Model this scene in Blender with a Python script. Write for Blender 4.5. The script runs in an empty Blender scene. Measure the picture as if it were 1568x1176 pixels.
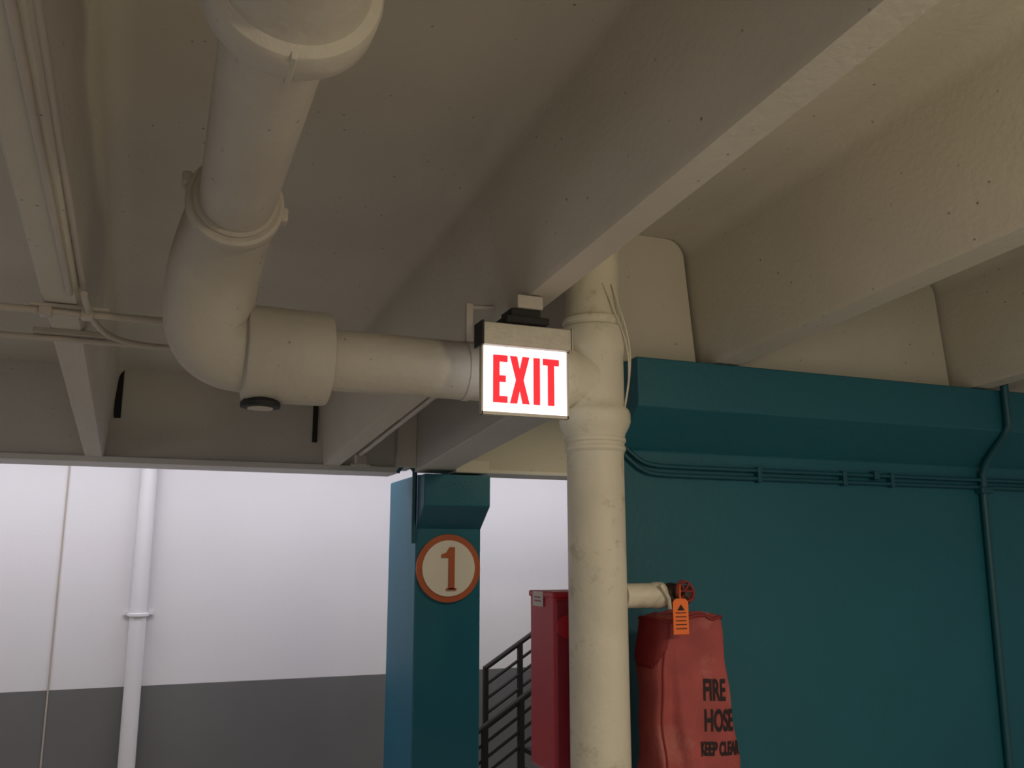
import bpy, bmesh, math, random
from mathutils import Vector, Matrix
random.seed(4)
E = 1.6   # eye height: all z below are relative to eye level, E is added on creation
scn = bpy.context.scene
scn.view_settings.view_transform = 'Standard'
scn.view_settings.look = 'None'

# ---------------------------------------------------------------- materials
def mat(name, rgb, rough=.6, var=.08, scale=3.0, bump=.15, bscale=60, pits=0.0, metal=0.0, patch=None, patch_amt=.5, patch_scale=9):
    m = bpy.data.materials.new(name); m.use_nodes = True
    nt = m.node_tree; N = nt.nodes; L = nt.links
    b = N['Principled BSDF']
    b.inputs['Roughness'].default_value = rough
    b.inputs['Metallic'].default_value = metal
    tc = N.new('ShaderNodeTexCoord')
    no = N.new('ShaderNodeTexNoise'); no.inputs['Scale'].default_value = scale; no.inputs['Detail'].default_value = 6
    L.new(tc.outputs['Object'], no.inputs['Vector'])
    cr = N.new('ShaderNodeValToRGB')
    c = Vector(rgb)
    cr.color_ramp.elements[0].position = .3; cr.color_ramp.elements[1].position = .7
    cr.color_ramp.elements[0].color = (*(c*(1-var)), 1); cr.color_ramp.elements[1].color = (*(c*(1+var)), 1)
    L.new(no.outputs['Fac'], cr.inputs['Fac'])
    col = cr.outputs['Color']
    if patch:
        n2 = N.new('ShaderNodeTexNoise'); n2.inputs['Scale'].default_value = patch_scale; n2.inputs['Detail'].default_value = 9
        n2.inputs['Roughness'].default_value = .7
        L.new(tc.outputs['Object'], n2.inputs['Vector'])
        r2 = N.new('ShaderNodeValToRGB'); r2.color_ramp.elements[0].position = .56; r2.color_ramp.elements[1].position = .66
        r2.color_ramp.elements[1].color = (patch_amt,)*3+(1,)
        L.new(n2.outputs['Fac'], r2.inputs['Fac'])
        mx = N.new('ShaderNodeMixRGB'); mx.inputs['Color2'].default_value = (*patch, 1)
        L.new(r2.outputs['Color'], mx.inputs['Fac']); L.new(col, mx.inputs['Color1']); col = mx.outputs['Color']
    nb = N.new('ShaderNodeTexNoise'); nb.inputs['Scale'].default_value = bscale; nb.inputs['Detail'].default_value = 4
    L.new(tc.outputs['Object'], nb.inputs['Vector'])
    bp = N.new('ShaderNodeBump'); bp.inputs['Strength'].default_value = bump; bp.inputs['Distance'].default_value = .006
    L.new(nb.outputs['Fac'], bp.inputs['Height'])
    if pits > 0:
        vo = N.new('ShaderNodeTexVoronoi'); vo.inputs['Scale'].default_value = 17
        L.new(tc.outputs['Object'], vo.inputs['Vector'])
        rr = N.new('ShaderNodeValToRGB'); rr.color_ramp.elements[0].position = .05; rr.color_ramp.elements[1].position = .10
        rr.color_ramp.elements[0].color = (1, 1, 1, 1); rr.color_ramp.elements[1].color = (0, 0, 0, 1)
        L.new(vo.outputs['Distance'], rr.inputs['Fac'])
        n3 = N.new('ShaderNodeTexNoise'); n3.inputs['Scale'].default_value = 3.1
        L.new(tc.outputs['Object'], n3.inputs['Vector'])
        r3 = N.new('ShaderNodeValToRGB'); r3.color_ramp.elements[0].position = .40; r3.color_ramp.elements[1].position = .56
        L.new(n3.outputs['Fac'], r3.inputs['Fac'])
        mu = N.new('ShaderNodeMath'); mu.operation = 'MULTIPLY'
        L.new(rr.outputs['Color'], mu.inputs[0]); L.new(r3.outputs['Color'], mu.inputs[1])
        m2 = N.new('ShaderNodeMath'); m2.operation = 'MULTIPLY'; m2.inputs[1].default_value = pits
        L.new(mu.outputs[0], m2.inputs[0])
        mx = N.new('ShaderNodeMixRGB'); mx.inputs['Color2'].default_value = (*(c*.25), 1)
        L.new(m2.outputs[0], mx.inputs['Fac']); L.new(col, mx.inputs['Color1']); col = mx.outputs['Color']
    L.new(col, b.inputs['Base Color']); L.new(bp.outputs['Normal'], b.inputs['Normal'])
    return m

def emis(name, rgb, st, base=(0.8,0.8,0.8)):
    m = bpy.data.materials.new(name); m.use_nodes = True
    b = m.node_tree.nodes['Principled BSDF']
    b.inputs['Base Color'].default_value = (*base, 1)
    b.inputs['Emission Color'].default_value = (*rgb, 1)
    b.inputs['Emission Strength'].default_value = st
    return m

M_conc = mat('painted_concrete', (.52,.485,.42), .8, .06, 1.5, .4, 40, pits=.85)
M_gird = mat('painted_girder', (.50,.475,.44), .8, .05, 1.5, .4, 45, pits=.5)
M_lip_lit = mat('girder_lip_lit', (.6,.58,.56), .7, .03)  # lighter than the girder: highlight on its bottom edge put into the colour
M_pipe = mat('cream_pipe_paint', (.63,.585,.48), .5, .07, 4, .75, 20, patch=(.40,.34,.24), patch_amt=.6)
M_pipeg = mat('greige_pipe_paint', (.46,.42,.365), .6, .06, 4, .7, 26, pits=.7)
M_cond = mat('conduit_paint', (.42,.37,.32), .5, .05)
M_teal = mat('teal_paint', (.006,.100,.140), .55, .07, 1.2, .4, 40, pits=.3)
M_teal2 = mat('teal_column_paint', (.004,.105,.165), .5, .05, 2, .25, 40)
M_tealc = mat('teal_conduit_paint', (.004,.07,.10), .45, .05)
M_white = mat('white_wall_paint', (.74,.72,.75), .8, .02, 1, .1, 40)
M_grayb = mat('gray_wall_paint', (.145,.14,.143), .8, .04, 2, .1, 40)
M_floor = mat('concrete_floor', (.50,.48,.45), .8, .1, 2, .3, 30)
M_dark = mat('dark_gap', (.012,.012,.012), .9, .02)
M_black = mat('black_metal', (.008,.008,.009), .7, .02)
M_alu = mat('brushed_aluminium', (.40,.37,.33), .45, .06, 30, .1, 90, metal=.4)
M_red = mat('red_cabinet', (.42,.012,.03), .45, .06, 5, .05)
M_redd = mat('red_emblem', (.24,.01,.03), .5, .03)
M_cloth = mat('faded_red_vinyl', (.33,.062,.058), .75, .18, 7, .7, 30, patch=(.42,.14,.12), patch_amt=.6, patch_scale=5)
M_clothd = mat('red_vinyl_trim', (.20,.016,.018), .6, .1, 8, .3, 35)
M_or = mat('orange_tag', (.82,.16,.02), .5, .03)
M_sig = mat('sign_ivory', (.72,.66,.59), .5, .02)
M_sigo = mat('sign_rust_orange', (.42,.095,.035), .5, .03)
M_brass = mat('valve_dark_brass', (.07,.045,.035), .4, .2, 20, metal=.6)
M_lab = mat('label_white', (.55,.50,.48), .5, .02)
M_ink = mat('black_ink', (.015,.008,.01), .8, .02)
M_exitw = emis('exit_face', (1,.97,.95), 1.25)
M_exitr = emis('exit_letters', (.85,.012,.03), .95, (.6,.01,.02))

# ---------------------------------------------------------------- helpers
def empty(name, loc=(0,0,0)):
    o = bpy.data.objects.new(name, None); o.empty_display_size = .1
    o.location = (loc[0], loc[1], loc[2]+E)
    scn.collection.objects.link(o); return o

def add(name, me, m, parent=None, smooth=False):
    o = bpy.data.objects.new(name, me); scn.collection.objects.link(o)
    if m and not me.materials: me.materials.append(m)
    if smooth:
        for p in me.polygons: p.use_smooth = True
    if parent:
        o.parent = parent
        o.matrix_parent_inverse = Matrix.Translation(-Vector(parent.location))
    return o

def mesh(name, verts, faces, m, parent=None, bevel=0, smooth=False):
    me = bpy.data.meshes.new(name)
    me.from_pydata([(v[0], v[1], v[2]+E) for v in verts], [], faces)
    bm = bmesh.new(); bm.from_mesh(me); bmesh.ops.recalc_face_normals(bm, faces=bm.faces); bm.to_mesh(me); bm.free()
    o = add(name, me, m, parent, smooth)
    if bevel:
        md = o.modifiers.new('bevel', 'BEVEL'); md.width = bevel; md.segments = 3; md.limit_method = 'ANGLE'
    return o

def box(name, x0,x1,y0,y1,z0,z1, m, parent=None, bevel=0):
    v = [(x0,y0,z0),(x1,y0,z0),(x1,y1,z0),(x0,y1,z0),(x0,y0,z1),(x1,y0,z1),(x1,y1,z1),(x0,y1,z1)]
    f = [(0,3,2,1),(4,5,6,7),(0,1,5,4),(1,2,6,5),(2,3,7,6),(3,0,4,7)]
    return mesh(name, v, f, m, parent, bevel)

def prism_x(name, prof, x0, x1, m, parent=None, bevel=0):
    n = len(prof)
    v = [(x0,y,z) for y,z in prof] + [(x1,y,z) for y,z in prof]
    f = [tuple(range(n)), tuple(range(2*n-1, n-1, -1))] + [(i,(i+1)%n,(i+1)%n+n,i+n) for i in range(n)]
    return mesh(name, v, f, m, parent, bevel)

def plate(name, prof, y0, y1, m, parent=None, bevel=0):
    n = len(prof)
    v = [(x,y0,z) for x,z in prof] + [(x,y1,z) for x,z in prof]
    f = [tuple(range(n)), tuple(range(2*n-1, n-1, -1))] + [(i,(i+1)%n,(i+1)%n+n,i+n) for i in range(n)]
    return mesh(name, v, f, m, parent, bevel)

def lathe(name, axis, org, prof, m, parent=None, n=56):
    verts=[]; faces=[]
    for r,t in prof:
        for i in range(n):
            a = 2*math.pi*i/n; c=r*math.cos(a); s=r*math.sin(a)
            if axis=='z': verts.append((org[0]+c, org[1]+s, t))
            elif axis=='x': verts.append((t, org[1]+c, org[2]+s))
            else: verts.append((org[0]+c, t, org[2]+s))
    k=len(prof)
    for j in range(k-1):
        for i in range(n):
            faces.append((j*n+i, j*n+(i+1)%n, (j+1)*n+(i+1)%n, (j+1)*n+i))
    faces.append(tuple(range(n))); faces.append(tuple(range((k-1)*n, k*n)))
    o = mesh(name, verts, faces, m, parent)
    for p in o.data.polygons: p.use_smooth = len(p.vertices)==4
    md = o.modifiers.new('es','EDGE_SPLIT'); md.split_angle = math.radians(35)
    return o

def tube(name, pts, r, m, parent=None, nurbs=False, radii=None, res=10):
    cu = bpy.data.curves.new(name,'CURVE'); cu.dimensions='3D'; cu.bevel_depth=r; cu.bevel_resolution=res; cu.use_fill_caps=True
    sp = cu.splines.new('NURBS' if nurbs else 'POLY'); sp.points.add(len(pts)-1)
    for i,p in enumerate(pts):
        sp.points[i].co=(p[0],p[1],p[2]+E,1)
        if radii: sp.points[i].radius=radii[i]
    if nurbs: sp.order_u=4; sp.use_endpoint_u=True; sp.resolution_u=12
    o = bpy.data.objects.new('tmp',cu); scn.collection.objects.link(o)
    bpy.context.view_layer.update()
    me = bpy.data.meshes.new_from_object(o.evaluated_get(bpy.context.evaluated_depsgraph_get()))
    bpy.data.objects.remove(o)
    me.name=name
    me.materials.clear()
    o2 = add(name, me, m, parent, smooth=True)
    md=o2.modifiers.new('es','EDGE_SPLIT'); md.split_angle=math.radians(50)
    return o2

def text(name, s, size, x, y, z, m, parent=None, sx=1, rot=0, ext=.0015, offset=0):
    cu = bpy.data.curves.new(name,'FONT'); cu.body=s; cu.size=size; cu.extrude=ext; cu.align_x='CENTER'; cu.align_y='CENTER'; cu.offset=offset
    o = bpy.data.objects.new('tmp',cu); scn.collection.objects.link(o); bpy.context.view_layer.update()
    me = bpy.data.meshes.new_from_object(o.evaluated_get(bpy.context.evaluated_depsgraph_get())); bpy.data.objects.remove(o)
    me.transform(Matrix.Translation((x,y,z+E)) @ Matrix.Rotation(rot,4,'Y') @ Matrix.Rotation(math.pi/2,4,'X') @ Matrix.Diagonal((sx,1,1,1)))
    me.materials.clear()
    return add(name, me, m, parent)

SL = -.072
def zs(Y): return 1.089 + SL*Y          # soffit of the tee stems
def zf(Y): return -1.6 + SL*Y           # the ramp floor runs parallel to the deck above
SLAB = .605

# ---------------------------------------------------------------- ceiling (double tees)
def tee_section(name, stems, xa, xb, Y0, Y1):
    prof=[(xa,0,SLAB)]
    for (xl,kl,xr,kr) in stems:
        tp=.045; R=.09
        for i in range(7):
            a=i/6*math.pi/2
            prof.append((xl-tp-R+R*math.sin(a), kl, SLAB-R+R*math.cos(a)))
        prof += [(xl,kl,.02),(xl+.012,kl,0),(xr-.012,kr,0),(xr,kr,.02)]
        for i in range(7):
            a=(6-i)/6*math.pi/2
            prof.append((xr+tp+R-R*math.sin(a), kr, SLAB-R+R*math.cos(a)))
    prof += [(xb,0,SLAB),(xb,0,SLAB+.15),(xa,0,SLAB+.15)]
    n=len(prof)
    v=[(x+k*Y, Y, z+zs(Y)) for Y in (Y0,Y1) for x,k,z in prof]
    f=[tuple(range(n)), tuple(range(2*n-1,n-1,-1))]+[(i,(i+1)%n,(i+1)%n+n,i+n) for i in range(n)]
    o=mesh(name,v,f,M_conc)
    for p in o.data.polygons: p.use_smooth = len(p.vertices)==4
    md=o.modifiers.new('es','EDGE_SPLIT'); md.split_angle=math.radians(30)
    return o
tee_section('ceiling', [(-3.2,-.02,-3.07,-.02),(-1.80,-.02,-1.68,-.02),(-.365,-.015,-.245,-.015),(1.19,-.02,1.315,-.02)], -5.0, 1.75, -3.5, 6.3)
tee_section('ceiling', [(2.38,-.035,2.52,-.032),(3.93,-.035,4.07,-.035),(5.4,-.03,5.53,-.03)], 1.75, 7.5, -3.5, 3.44)
box('ceiling', -5, 7.5, 6.3, 8.4, 1.30, 1.42, M_white)
box('ceiling', 1.75, 7.5, 3.46, 6.3, 1.30, 1.42, M_white)

# floor and walls
mesh('floor', [(x,Y,zf(Y)+d) for d in (0,-.15) for x,Y in ((-5,-3.5),(7.5,-3.5),(7.5,8.6),(-5,8.6))],
     [(0,1,2,3),(7,6,5,4),(0,4,5,1),(1,5,6,2),(2,6,7,3),(3,7,4,0)], M_floor)
ZB=-2.22
wb = empty('wall_back', (1,8.3,-.5))
box('white_upper', -5, 7.5, 8.3, 8.42, -1.045, 1.42, M_white, wb)
box('gray_dado', -5, 7.5, 8.297, 8.42, ZB, -1.045, M_grayb, wb)
box('seam_left', -.712,-.700, 8.29,8.30, ZB,1.3, M_cond, wb)

# teal wall with corbel
wr = empty('wall_right', (4,3.4,0))
prism_x('teal_corbel_wall', [(3.44,-1.9),(3.44,.465),(3.24,.635),(3.24,.848),(3.80,.848),(3.80,-1.9)], 1.865, 7.5, M_teal, wr, bevel=.008)
def infill(name, xa, xb, z0, z1, y0, y1, m, R=.09, tap=.045, parent=None):
    p=[(xa,z0),(xb,z0),(xb-tap,z1-R)]
    for i in range(1,7):
        a=i/6*math.pi/2
        p.append((xb-tap-R+R*math.cos(a), z1-R+R*math.sin(a)))
    p += [(xa+0.0,z1)]
    return plate(name,p,y0,y1,m,parent,bevel=.004)
box('infill_backing', 1.75,7.5, 3.44,3.50, .85,1.6, M_dark, wr)
infill('infill_panel_a', 1.72, 2.245, .85, 1.452, 3.36, 3.44, M_conc, parent=wr)
infill('infill_panel_b', 2.46, 3.79, .85, 1.442, 3.36, 3.44, M_conc, parent=wr)
infill('infill_panel_c', 3.99, 5.28, .85, 1.442, 3.36, 3.44, M_conc, parent=wr)

# ---------------------------------------------------------------- girder at far end
g = empty('concrete_girder', (-1,6.3,.9))
box('girder_body', -5, 1.62, 6.30, 6.62, .640, 1.30, M_gird, g)
box('girder_lip_lit', -5, 1.62, 6.27, 6.62, .605, .645, M_lip_lit, g, bevel=.004)  # pale strip painting the edge lit from behind
box('slot_a', -.305,-.262, 6.285,6.302, .90,1.235, M_dark, g, bevel=.005)
box('slot_b', .985,1.02, 6.285,6.302, .80,1.2, M_dark, g, bevel=.005)
box('girder_pilaster', 1.585, 1.725, 6.2, 6.5, .64, 1.25, M_gird, g, bevel=.006)
g2 = empty('concrete_girder', (4,6.3,.9))
box('girder_right', 1.99, 7.5, 6.30, 6.62, .625, 1.30, M_conc, g2)
box('girder_right_lip', 1.99, 7.5, 6.27, 6.30, .625, .65, M_lip_lit, g2)
box('girder_notch', 1.99, 2.25, 6.10, 6.30, .605, .70, M_conc, g2, bevel=.01)

# edge beam along y
def zb(Y): return zs(Y)-.025
eb=[(x,Y,z+ (zb(Y))) for Y in (3.45,6.30) for x,z in [(1.725,0),(1.985,0),(1.985,.62),(1.725,.62)]]
mesh('concrete_edge_beam', eb, [(0,1,2,3),(7,6,5,4),(0,4,5,1),(1,5,6,2),(2,6,7,3),(3,7,4,0)], M_gird, bevel=.008)

# ---------------------------------------------------------------- teal column with capital
c = empty('numbered_column', (2.0,6.7,zf(6.7)))
box('shaft', 1.757,2.257, 6.30,7.10, zf(7.1),.60, M_teal2, c, bevel=.015)
prism_x('capital', [(6.31,.20),(6.10,.365),(6.10,.59),(6.31,.59)], 1.757,2.257, M_teal2, c, bevel=.008)
tube('cable', [(1.735,6.28,.62),(1.735,6.28,.3),(1.735,6.28,.1)], .018, M_tealc, c)
tube('cable_hook', [(1.60,6.25,.60),(1.62,6.24,.66),(1.68,6.24,.68),(1.72,6.26,.62)], .012, M_tealc, c, nurbs=True)

s = empty('level_number_sign', (2.0,6.29,-.075))
def disc(name, r, y0, y1, m, cx, cz, parent):
    return lathe(name,'y',(cx,0,cz),[(r,y0),(r,y1)],m,parent,n=72)
disc('ring', .243, 6.285, 6.299, M_sigo, 2.005,-.075, s)
disc('face', .200, 6.280, 6.286, M_sig, 2.005,-.075, s)
cx,cz=2.005,-.075
num=[(.0,-.15),(.0,.075),(-.055,.075),(-.055,.10),(-.02,.11),(.005,.15),(.045,.15),(.045,-.15)]
num=[(x-.002,z) for x,z in num]
plate('numeral_one', [(cx+x,cz+z) for x,z in num], 6.274, 6.281, M_sigo, s)
box('numeral_foot', cx-.018,cx+.058, 6.274,6.281, cz-.158,cz-.14, M_sigo, s)

# ---------------------------------------------------------------- standpipe riser
p = empty('standpipe_riser', (1.56,3.05,zf(3.05)))
PX,PY=1.56,3.05
col=[(.110,zf(3.05)),(.110,.395),(.114,.40),(.118,.405),(.118,.415),(.114,.42),(.113,.432),(.119,.437),(.119,.449),(.115,.455),(.118,.468),(.132,.495),(.139,.515),(.139,.545),(.134,.56),(.122,.572),(.117,.60),
     (.117,.75),(.121,.775),(.129,.79),(.132,.81),(.132,.86),(.127,.885),(.118,.893),(.118,.905),(.122,.91),(.122,.922),(.113,.928),(.108,.94),(.108,1.47)]
lathe('riser','z',(PX,PY),col,M_pipe,p,n=72)
lathe('tee_socket','x',(0,3.05,.68),[(.112,1.33),(.135,1.335),(.135,1.42),(.118,1.45),(.115,1.53)],M_pipe,p)
tube('seismic_wire', [(1.59,2.94,1.05),(1.61,2.935,.97),(1.635,2.93,.90),(1.665,2.94,.80),(1.672,2.96,.70),(1.655,2.965,.60),(1.64,2.955,.56)], .004, M_pipe, p, nurbs=True)
tube('seismic_wire_b', [(1.55,2.94,1.05),(1.60,2.93,.92),(1.64,2.92,.83),(1.665,2.95,.74),(1.665,2.965,.66)], .003, M_pipe, p, nurbs=True)

# ---------------------------------------------------------------- overhead pipe
q = empty('overhead_pipe', (.15,2.5,1.03))
lathe('branch_run','x',(0,3.05,.68),[(.108,.40),(.108,1.33)],M_pipeg,q)
lathe('elbow_socket','x',(0,3.05,.68),[(.13,.232),(.158,.24),(.165,.252),(.163,.505),(.158,.52),(.120,.524),(.112,.53)],M_pipeg,q,n=72)
ep=[(.152,2.55,1.03),(.150,2.66,1.03),(.142,2.80,1.01),(.125,2.93,.945),(.112,3.0,.85),(.12,3.04,.74),(.18,3.05,.685),(.26,3.05,.68),(.32,3.05,.68)]
tube('elbow', ep, .140, M_pipeg, q, nurbs=True, radii=[.86,.92,1.0,1.05,1.06,1.04,1.0,.97,.95], res=16)
lathe('elbow_bell','y',(.152,0,1.025),[(.108,2.565),(.128,2.56),(.138,2.566),(.140,2.58),(.140,2.615),(.134,2.63),(.12,2.68)],M_pipeg,q,n=72)
box('bell_lug', .275,.304, 2.57,2.625, .985,1.03, M_pipeg, q, bevel=.008)
box('bell_lug_b', 0,.03, 2.57,2.625, 1.06,1.10, M_pipeg, q, bevel=.008)
lathe('overhead_run','y',(.155,0,1.03),[(.107,-3.0),(.107,2.66)],M_pipeg,q,n=72)
lathe('coupling','y',(.165,0,1.03),[(.125,.95),(.130,.97),(.130,1.43),(.14,1.46),(.160,1.47),(.165,1.48),(.165,1.54),(.160,1.55),(.112,1.555)],M_pipeg,q,n=72)
box('coupling_seam', .163,.175, 1.465,1.562, .864,.93, M_pipeg, q, bevel=.003)
lathe('drain_plug','z',(.30,3.05),[(.05,.495),(.066,.497),(.066,.512),(.05,.53)],M_black,q)
lathe('drain_plug_face','z',(.30,3.05),[(.03,.491),(.042,.492),(.042,.50)],M_pipeg,q)
hx=1.03
box('hanger_plate', hx-.018,hx+.012, 3.0,3.015, .78,.93, M_cond, q, bevel=.005)
tube('hanger_bolt', [(hx,3.01,.915),(hx+.09,3.01,.925)], .008, M_cond, q)
lathe('hanger_band','x',(0,3.05,.68),[(.112,hx-.016),(.112,hx+.010)],M_pipeg,q)

# ---------------------------------------------------------------- hose valve outlet
hv = empty('hose_valve', (1.80,3.05,-.142))
lathe('outlet_stub','x',(0,3.05,-.142),[(.046,1.668),(.046,1.79),(.05,1.80),(.05,1.835),(.046,1.84)],M_pipe,hv)
tube('outlet_peel', [(1.80,2.995,-.10),(1.83,2.99,-.15),(1.84,3.0,-.19)], .008, M_pipe, hv)
lathe('valve_body','x',(0,3.05,-.142),[(.03,1.83),(.042,1.85),(.048,1.875),(.042,1.905),(.036,1.92),(.036,1.95),(.03,1.955)],M_brass,hv)
lathe('valve_bonnet','y',(1.885,0,-.135),[(.03,3.05),(.026,2.99),(.012,2.985),(.010,2.95)],M_brass,hv)
wheel=[(1.885+.036*math.cos(a),2.96+.012*math.sin(a),-.125+.036*math.sin(a)) for a in [i/32*2*math.pi for i in range(33)]]
tube('handwheel', wheel, .006, M_clothd, hv)
for a in (0,1.05,2.1):
    tube('spoke', [(1.885+.036*math.cos(a),2.96,-.125+.036*math.sin(a)),(1.885-.036*math.cos(a),2.96,-.125-.036*math.sin(a))], .004, M_clothd, hv)

# ---------------------------------------------------------------- hose cover
h = empty('fire_hose_cover', (1.93,3.06,-.6))
n=128; V=[]; F=[]; K=60
zt,zbm=-.208,-1.05
for k in range(K+1):
    f=k/K; z=zt+(zbm-zt)*f
    hw=.136+.050*min(1,f*1.25)**.8; hd=.094+.022*f; cxk=1.915+.022*f
    if k==0: hw*=.90; hd*=.8
    for i in range(n):
        a=2*math.pi*i/n; ca,sa=math.cos(a),math.sin(a); e=.36
        x=cxk+hw*math.copysign(abs(ca)**e,ca); y=3.055+hd*math.copysign(abs(sa)**e,sa)
        u=(x-cxk)/hw
        wt=max(.18,min(1,(.25-u)/.4))
        fold=(.012*math.sin(u*9+f*2.5)*min(1,f*2)+.007*math.sin(u*17-f*6+1)*f-.016*math.exp(-((u+.55-.2*f)/.12)**2)*min(1,f*3))*wt+.008*math.sin(f*8+u*2)
        y+=fold*(1 if sa<0 else -.3)
        x+=.008*math.sin(f*9+y*9)+.004*math.sin(f*23)
        dz=0
        if f<.15: dz=(.010*math.sin(u*4+1)+.008*math.sin(u*9))*(1-f/.15)
        V.append((x,y,z+dz))
for k in range(K):
    for i in range(n): F.append((k*n+i,k*n+(i+1)%n,(k+1)*n+(i+1)%n,(k+1)*n+i))
F.append(tuple(range(n))); F.append(tuple(range(K*n,(K+1)*n)))
cover=mesh('cover_bag',V,F,M_cloth,h)
for pl in cover.data.polygons: pl.use_smooth=len(pl.vertices)==4
def ring_pts(k, i0, i1, off=.002, dz=0):
    out=[]
    for i in range(i0,i1+1):
        v=V[k*n+(i%n)]
        d=Vector((v[0]-1.912,v[1]-3.055,0)).normalized()*off
        out.append((v[0]+d.x,v[1]+d.y,v[2]+dz))
    return out
tube('top_binding', ring_pts(1,0,n), .007, M_clothd, h)
i0,i1=int(n*.40),int(n*.66)
FV=[];FF=[]
for k in range(1,15):
    for i in range(i0,i1+1):
        v=V[k*n+i]; d=Vector((v[0]-1.912,v[1]-3.055,0)).normalized()*.006
        FV.append((v[0]+d.x,v[1]+d.y,v[2]))
w_=i1-i0+1
for k in range(13):
    for i in range(w_-1):
        if k < 13-abs(i-w_*.4)*.3: FF.append((k*w_+i,k*w_+i+1,(k+1)*w_+i+1,(k+1)*w_+i))
mesh('side_flap',FV,FF,M_clothd,h,smooth=True).modifiers.new('s','SOLIDIFY').thickness=.004
tube('side_seam', [(V[k*n+int(n*.635)][0]-.002,V[k*n+int(n*.635)][1]-.003,V[k*n+int(n*.635)][2]) for k in range(1,K)], .0035, M_clothd, h)
for (t,sz,dx,dz,sx) in (('FIRE',.105,1.99,-.49,.50),('HOSE',.105,2.003,-.598,.50),('KEEP CLEAR',.064,2.002,-.695,.52)):
    o=text('lettering_'+t.lower().replace(' ','_'), t, sz, dx, 2.90, dz, M_ink, h, sx=sx, rot=.06, ext=.0, offset=.003)
    bm=bmesh.new(); bm.from_mesh(o.data)
    bmesh.ops.triangulate(bm,faces=bm.faces[:])
    for _ in range(3): 
        bmesh.ops.subdivide_edges(bm,edges=[e_ for e_ in bm.edges if e_.calc_length()>.005],cuts=1)
        bmesh.ops.triangulate(bm,faces=bm.faces[:])
    bm.to_mesh(o.data); bm.free()
    md=o.modifiers.new('sw','SHRINKWRAP'); md.target=cover; md.wrap_method='PROJECT'; md.use_project_y=True; md.use_positive_direction=True; md.use_negative_direction=False; md.wrap_mode='ABOVE_SURFACE'; md.offset=.0035
for xx in (1.86,2.02):
    tube('rack_leg', [(xx,3.06,zf(3.06)),(xx,3.06,-1.0)], .014, M_clothd, h)
box('rack_foot', 1.82,2.06, 3.0,3.12, zf(3.12),zf(3.0)+.012, M_clothd, h, bevel=.004)

tg = empty('inspection_tag', (1.815,2.89,-.21))
plate('tag_card', [(1.783,-.275),(1.848,-.275),(1.848,-.16),(1.836,-.148),(1.795,-.148),(1.783,-.16)], 2.885,2.888, M_or, tg)
for i in range(5):
    box('tag_line', 1.793,1.838, 2.8835,2.8852, -.20-i*.014,-.197-i*.014, M_ink, tg)
mesh('tag_mark', [(1.80,2.884,-.19),(1.832,2.884,-.19),(1.816,2.884,-.168)], [(0,1,2)], M_ink, tg)
tube('tag_wire', [(1.816,2.888,-.155),(1.83,2.91,-.11),(1.85,2.94,-.10)], .003, M_or, tg, nurbs=True)

# ---------------------------------------------------------------- red cabinet
k = empty('fire_extinguisher_cabinet', (1.6,3.32,-.8))
box('cabinet_body', 1.45,1.76, 3.205,3.445, -.80,-.142, M_red, k, bevel=.012)
box('cabinet_lid', 1.445,1.765, 3.20,3.45, -.155,-.130, M_red, k, bevel=.008)
box('door_edge', 1.455,1.755, 3.192,3.206, -.78,-.165, M_redd, k, bevel=.004)
box('inspection_label', 1.4435,1.4465, 3.30,3.40, -.19,-.132, M_lab, k)
for i in range(2): box('label_print', 1.442,1.4440, 3.32,3.38, -.157-i*.014,-.152-i*.014, M_redd, k)
disc('emblem', .045, 3.186,3.193, M_red, 1.50,-.26, k)
box('mount_bracket', 1.52,1.60, 3.162,3.195, -.5,-.45, M_black, k)
box('mount_bracket_low', 1.52,1.60, 3.162,3.195, -.75,-.70, M_black, k)
for xx in (1.49,1.72):
    box('pedestal_leg', xx-.015,xx+.015, 3.30,3.33, zf(3.33),-.80, M_black, k)

# ---------------------------------------------------------------- exit sign
x = empty('exit_sign', (1.14,2.75,.65))
box('face_panel', .985,1.297, 2.742,2.758, .478,.710, M_exitw, x)
box('face_rim_bottom', .981,1.301, 2.738,2.762, .470,.480, M_alu, x)
box('face_rim_left', .980,.986, 2.738,2.762, .470,.71, M_alu, x)
box('face_rim_right', 1.296,1.302, 2.738,2.762, .470,.71, M_alu, x)
box('housing', .978,1.304, 2.715,2.785, .706,.783, M_alu, x, bevel=.003)
box('housing_end_left', .970,.979, 2.71,2.79, .703,.786, M_black, x, bevel=.002)
box('housing_end_right', 1.303,1.309, 2.71,2.79, .703,.786, M_alu, x, bevel=.002)
box('canopy', 1.055,1.215, 2.70,2.84, .786,.812, M_black, x, bevel=.006)
box('canopy_neck', 1.08,1.19, 2.72,2.82, .81,.842, M_black, x, bevel=.004)
box('junction_box', 1.10,1.195, 2.71,2.81, .842,.889, M_pipeg, x, bevel=.004)
yf=2.7405
def P(name, pts): plate(name, pts, yf-.002, yf+.002, M_exitr, x)
zl,zh=.512,.676; st=.023
a=1.022
P('letter_e', [(a,zl),(a+.052,zl),(a+.052,zl+st),(a+st,zl+st),(a+st,zl+.071),(a+.046,zl+.071),(a+.046,zl+.071+st),(a+st,zl+.071+st),(a+st,zh-st),(a+.052,zh-st),(a+.052,zh),(a,zh)])
a=1.083; w=.072; mz=(zl+zh)/2
P('letter_x', [(a,zl),(a+.026,zl),(a+w/2,mz-.036),(a+w-.026,zl),(a+w,zl),(a+w/2+.014,mz),(a+w,zh),(a+w-.026,zh),(a+w/2,mz+.036),(a+.026,zh),(a,zh),(a+w/2-.014,mz)])
a=1.170; P('letter_i', [(a,zl),(a+.024,zl),(a+.024,zh),(a,zh)])
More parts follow.
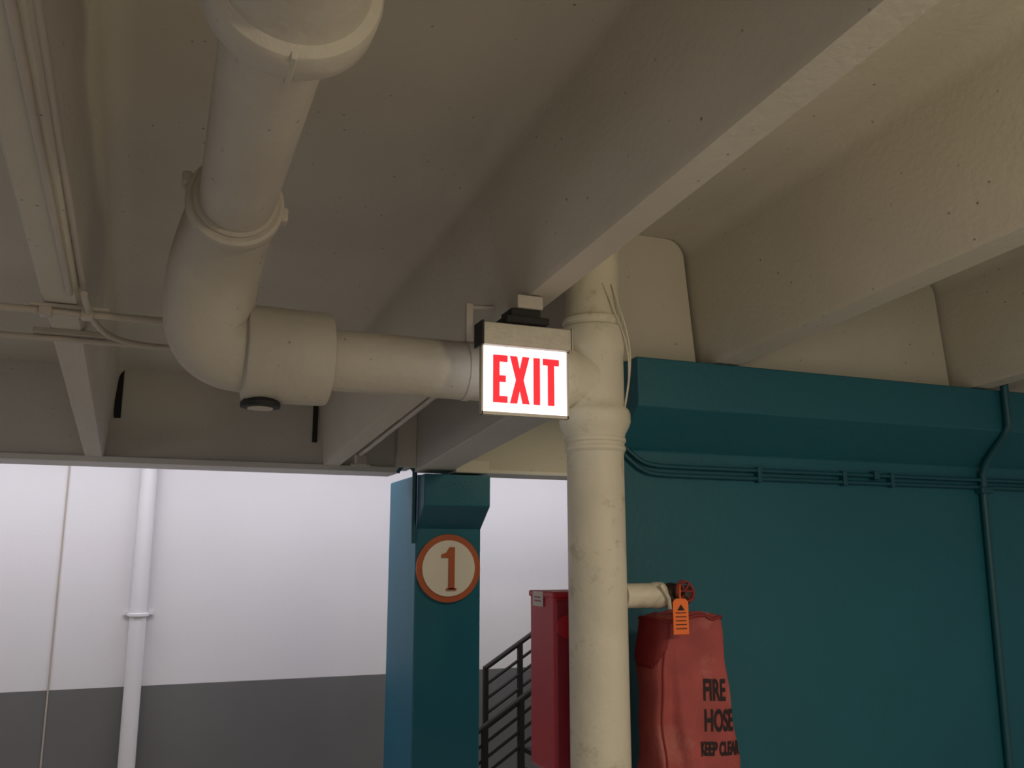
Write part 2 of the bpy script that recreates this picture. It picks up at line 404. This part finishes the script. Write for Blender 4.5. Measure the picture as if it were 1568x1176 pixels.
a=1.205; P('letter_t', [(a+.0185,zl),(a+.0425,zl),(a+.0425,zh-st),(a+.061,zh-st),(a+.061,zh),(a,zh),(a,zh-st),(a+.0185,zh-st)])

# ---------------------------------------------------------------- conduits
cd = empty('electrical_conduit', (-.3,3.3,.8))
tube('run_front', [(-5,3.30,.828),(1.25,3.30,.828)], .013, M_cond, cd)
tube('run_rear', [(-5,3.60,.800),(1.25,3.60,.800)], .011, M_cond, cd)
tube('sweep', [(-.27,3.1,.845),(-.27,3.28,.835),(-.25,3.45,.815),(-.18,3.58,.80),(-.05,3.60,.80)], .011, M_cond, cd, nurbs=True)
box('strut', -.45,-.20, 3.27,3.33, .838,.850, M_cond, cd, bevel=.003)
box('strut_b', -.47,-.22, 3.57,3.63, .812,.832, M_cond, cd, bevel=.003)
for xx in (-.40,-.27):
    box('clamp', xx-.02,xx+.02, 3.275,3.325, .808,.842, M_cond, cd, bevel=.006)
for i,xo in enumerate((-.262,-.225)):
    tube('stem_run', [(xo,-3.5,zs(-3.5)-.008+i*.03),(xo-.055,3.15,zs(3.15)-.008+i*.03)], .010, M_cond, cd)
cd2 = empty('electrical_conduit', (1.2,5,.75))
tube('run', [(1.245,3.9,zs(3.9)-.004),(1.225,5.85,zs(5.85)-.004)], .013, M_cond, cd2)
box('end_box', 1.20,1.27, 5.78,5.86, zs(5.8)-.07,zs(5.8)-.0, M_cond, cd2, bevel=.006)
box('end_strap', 1.17,1.30, 5.80,5.83, zs(5.8)-.075,zs(5.8)-.06, M_cond, cd2, bevel=.003)

ct = empty('teal_wall_conduit', (3,3.43,.4))
for i,(z0,r) in enumerate(((.400,.010),(.362,.010))):
    tube('horizontal_run', [(1.85,3.44,z0+.13),(1.88,3.43,z0+.10),(1.95,3.42,z0+.03),(2.02,3.42,z0+.0),(2.2,3.42,z0),(3,3.42,z0),(7.4,3.42,z0)], r, M_tealc, ct, nurbs=True)
for xx in (2.6,3.1,3.4): box('clip', xx-.012,xx+.012, 3.405,3.44, .345,.415, M_tealc, ct, bevel=.003)
box('coupling_clip', 3.28,3.31, 3.40,3.44, .38,.42, M_tealc, ct, bevel=.003)
cv = empty('teal_riser_conduit', (4,3.4,.3))
tube('riser_run', [(4.0,3.42,zf(3.4)),(4.02,3.42,.30),(4.02,3.415,.43),(4.01,3.37,.50),(4.0,3.25,.61),(4.0,3.215,.66),(4.0,3.215,.70),(4.0,3.215,.88)], .020, M_tealc, cv)
box('riser_clip', 3.98,4.06, 3.39,3.44, .33,.36, M_tealc, cv, bevel=.004)

cw = empty('wall_downpipe', (-.08,8.25,0))
lathe('pipe','z',(-.08,8.225),[(.066,zf(8.225)),(.066,1.29)],M_white,cw)
lathe('collar','z',(-.08,8.225),[(.07,-.48),(.085,-.475),(.085,-.455),(.07,-.45)],M_white,cw)
box('strap', -.20,.04, 8.27,8.30, -.47,-.44, M_white, cw)

# ---------------------------------------------------------------- stair railing
r = empty('stair_railing', (2.95,7.5,-1.2))
def slope_rail(name, x0,z0,x1,z1,y,rr): tube(name, [(x0,y,z0),(x1,y,z1)], rr, M_black, r)
for dz,rr in ((0,.022),(-.14,.013),(-.26,.013),(-.38,.013),(-.5,.013)):
    slope_rail('rail', 2.73,-.94+dz, 3.9,-.94+dz+1.17*.62,7.5,rr)
for i in range(5):
    xx=2.74+i*.32; zt_=-.94+(xx-2.73)*.62
    box('post', xx-.02,xx+.02, 7.48,7.52, zf(7.5),zt_+.01, M_black, r)
for dz,rr in ((0,.022),(-.13,.013),(-.25,.013),(-.37,.013)):
    tube('lower_rail', [(2.20,7.2,-1.62),(2.62,7.2,-1.36),(3.6,7.2,-.75)] if dz==0 else [(2.35,7.2,-1.53+dz),(3.6,7.2,-.75+dz)], rr, M_black, r)
for xx in (2.24,2.62,2.95,3.28): box('lower_post', xx-.02,xx+.02, 7.18,7.22, zf(7.2),-1.36+(xx-2.62)*.62, M_black, r)
for i in range(7):
    box('tread', 2.55+i*.27,2.85+i*.27, 7.2,7.5, -1.98+i*.168,-1.94+i*.168, M_black, r)
box('landing_support', 4.4,4.6,7.2,7.5,zf(7.5),-.93,M_black,r)

# ---------------------------------------------------------------- lights
def area(name, loc, size, power, color, rot=(0,0,0), sy=None):
    l=bpy.data.lights.new(name,'AREA'); l.energy=power; l.color=color; l.size=size
    if sy: l.shape='RECTANGLE'; l.size_y=sy
    o=bpy.data.objects.new(name,l); o.location=(loc[0],loc[1],loc[2]+E); o.rotation_euler=rot
    scn.collection.objects.link(o); return o
cool=(.96,.94,1.0); warm=(1,.84,.54); neut=(1,.94,.87)
area('lamp_back_a', (-1.4,7.2,1.27), 3.2, 34, cool, (math.radians(8),0,0), .2)
area('lamp_back_b', (1.2,7.2,1.27), 1.6, 17, cool, (math.radians(8),0,0), .2)
area('lamp_back_c', (3.6,7.2,1.27), 2.5, 29, cool, (math.radians(8),0,0), .2)
area('lamp_side_room', (3.2,4.9,1.2), 1.2, 22, warm, (0,0,0), .3)
# added unseen area lights behind the viewpoint; floor bounce brightens soffits and corbel
area('bounce_fill_right', (3.1,-.9,1.0), .3, 75, (1,.90,.76), (0,0,0), 1.2)
area('bounce_fill_left', (-1.1,-1.4,1.1), .3, 40, (1,.92,.82), (0,0,0), 1.2)
def pt(name, loc, power, color, rad=.12):
    l=bpy.data.lights.new(name,'POINT'); l.energy=power; l.color=color; l.shadow_soft_size=rad
    o=bpy.data.objects.new(name,l); o.location=(loc[0],loc[1],loc[2]+E); scn.collection.objects.link(o)
pt('lamp_bay', (1.72,-.5,.80), 58, warm, .15)
pt('fill_left', (-2.7,3.6,.15), 16, neut, .3)  # added unseen fill, brightens the girder and left ceiling

w=bpy.data.worlds.new('World'); scn.world=w; w.use_nodes=True
w.node_tree.nodes['Background'].inputs[0].default_value=(1,.98,.98,1)
w.node_tree.nodes['Background'].inputs[1].default_value=.17

# ---------------------------------------------------------------- camera
h_,p_=math.radians(21.7),math.radians(11.1)
Fv=Vector((math.sin(h_)*math.cos(p_),math.cos(h_)*math.cos(p_),math.sin(p_)))
Rv=Vector((math.cos(h_),-math.sin(h_),0)); Uv=Rv.cross(Fv)
cam=bpy.data.cameras.new('camera'); co=bpy.data.objects.new('camera',cam); scn.collection.objects.link(co)
M=Matrix((Rv,Uv,-Fv)).transposed().to_4x4(); M.translation=Vector((0,0,E)); co.matrix_world=M
cam.sensor_width=36; cam.sensor_fit='HORIZONTAL'; cam.lens=1356/1568*36; cam.clip_start=.02
scn.camera=co
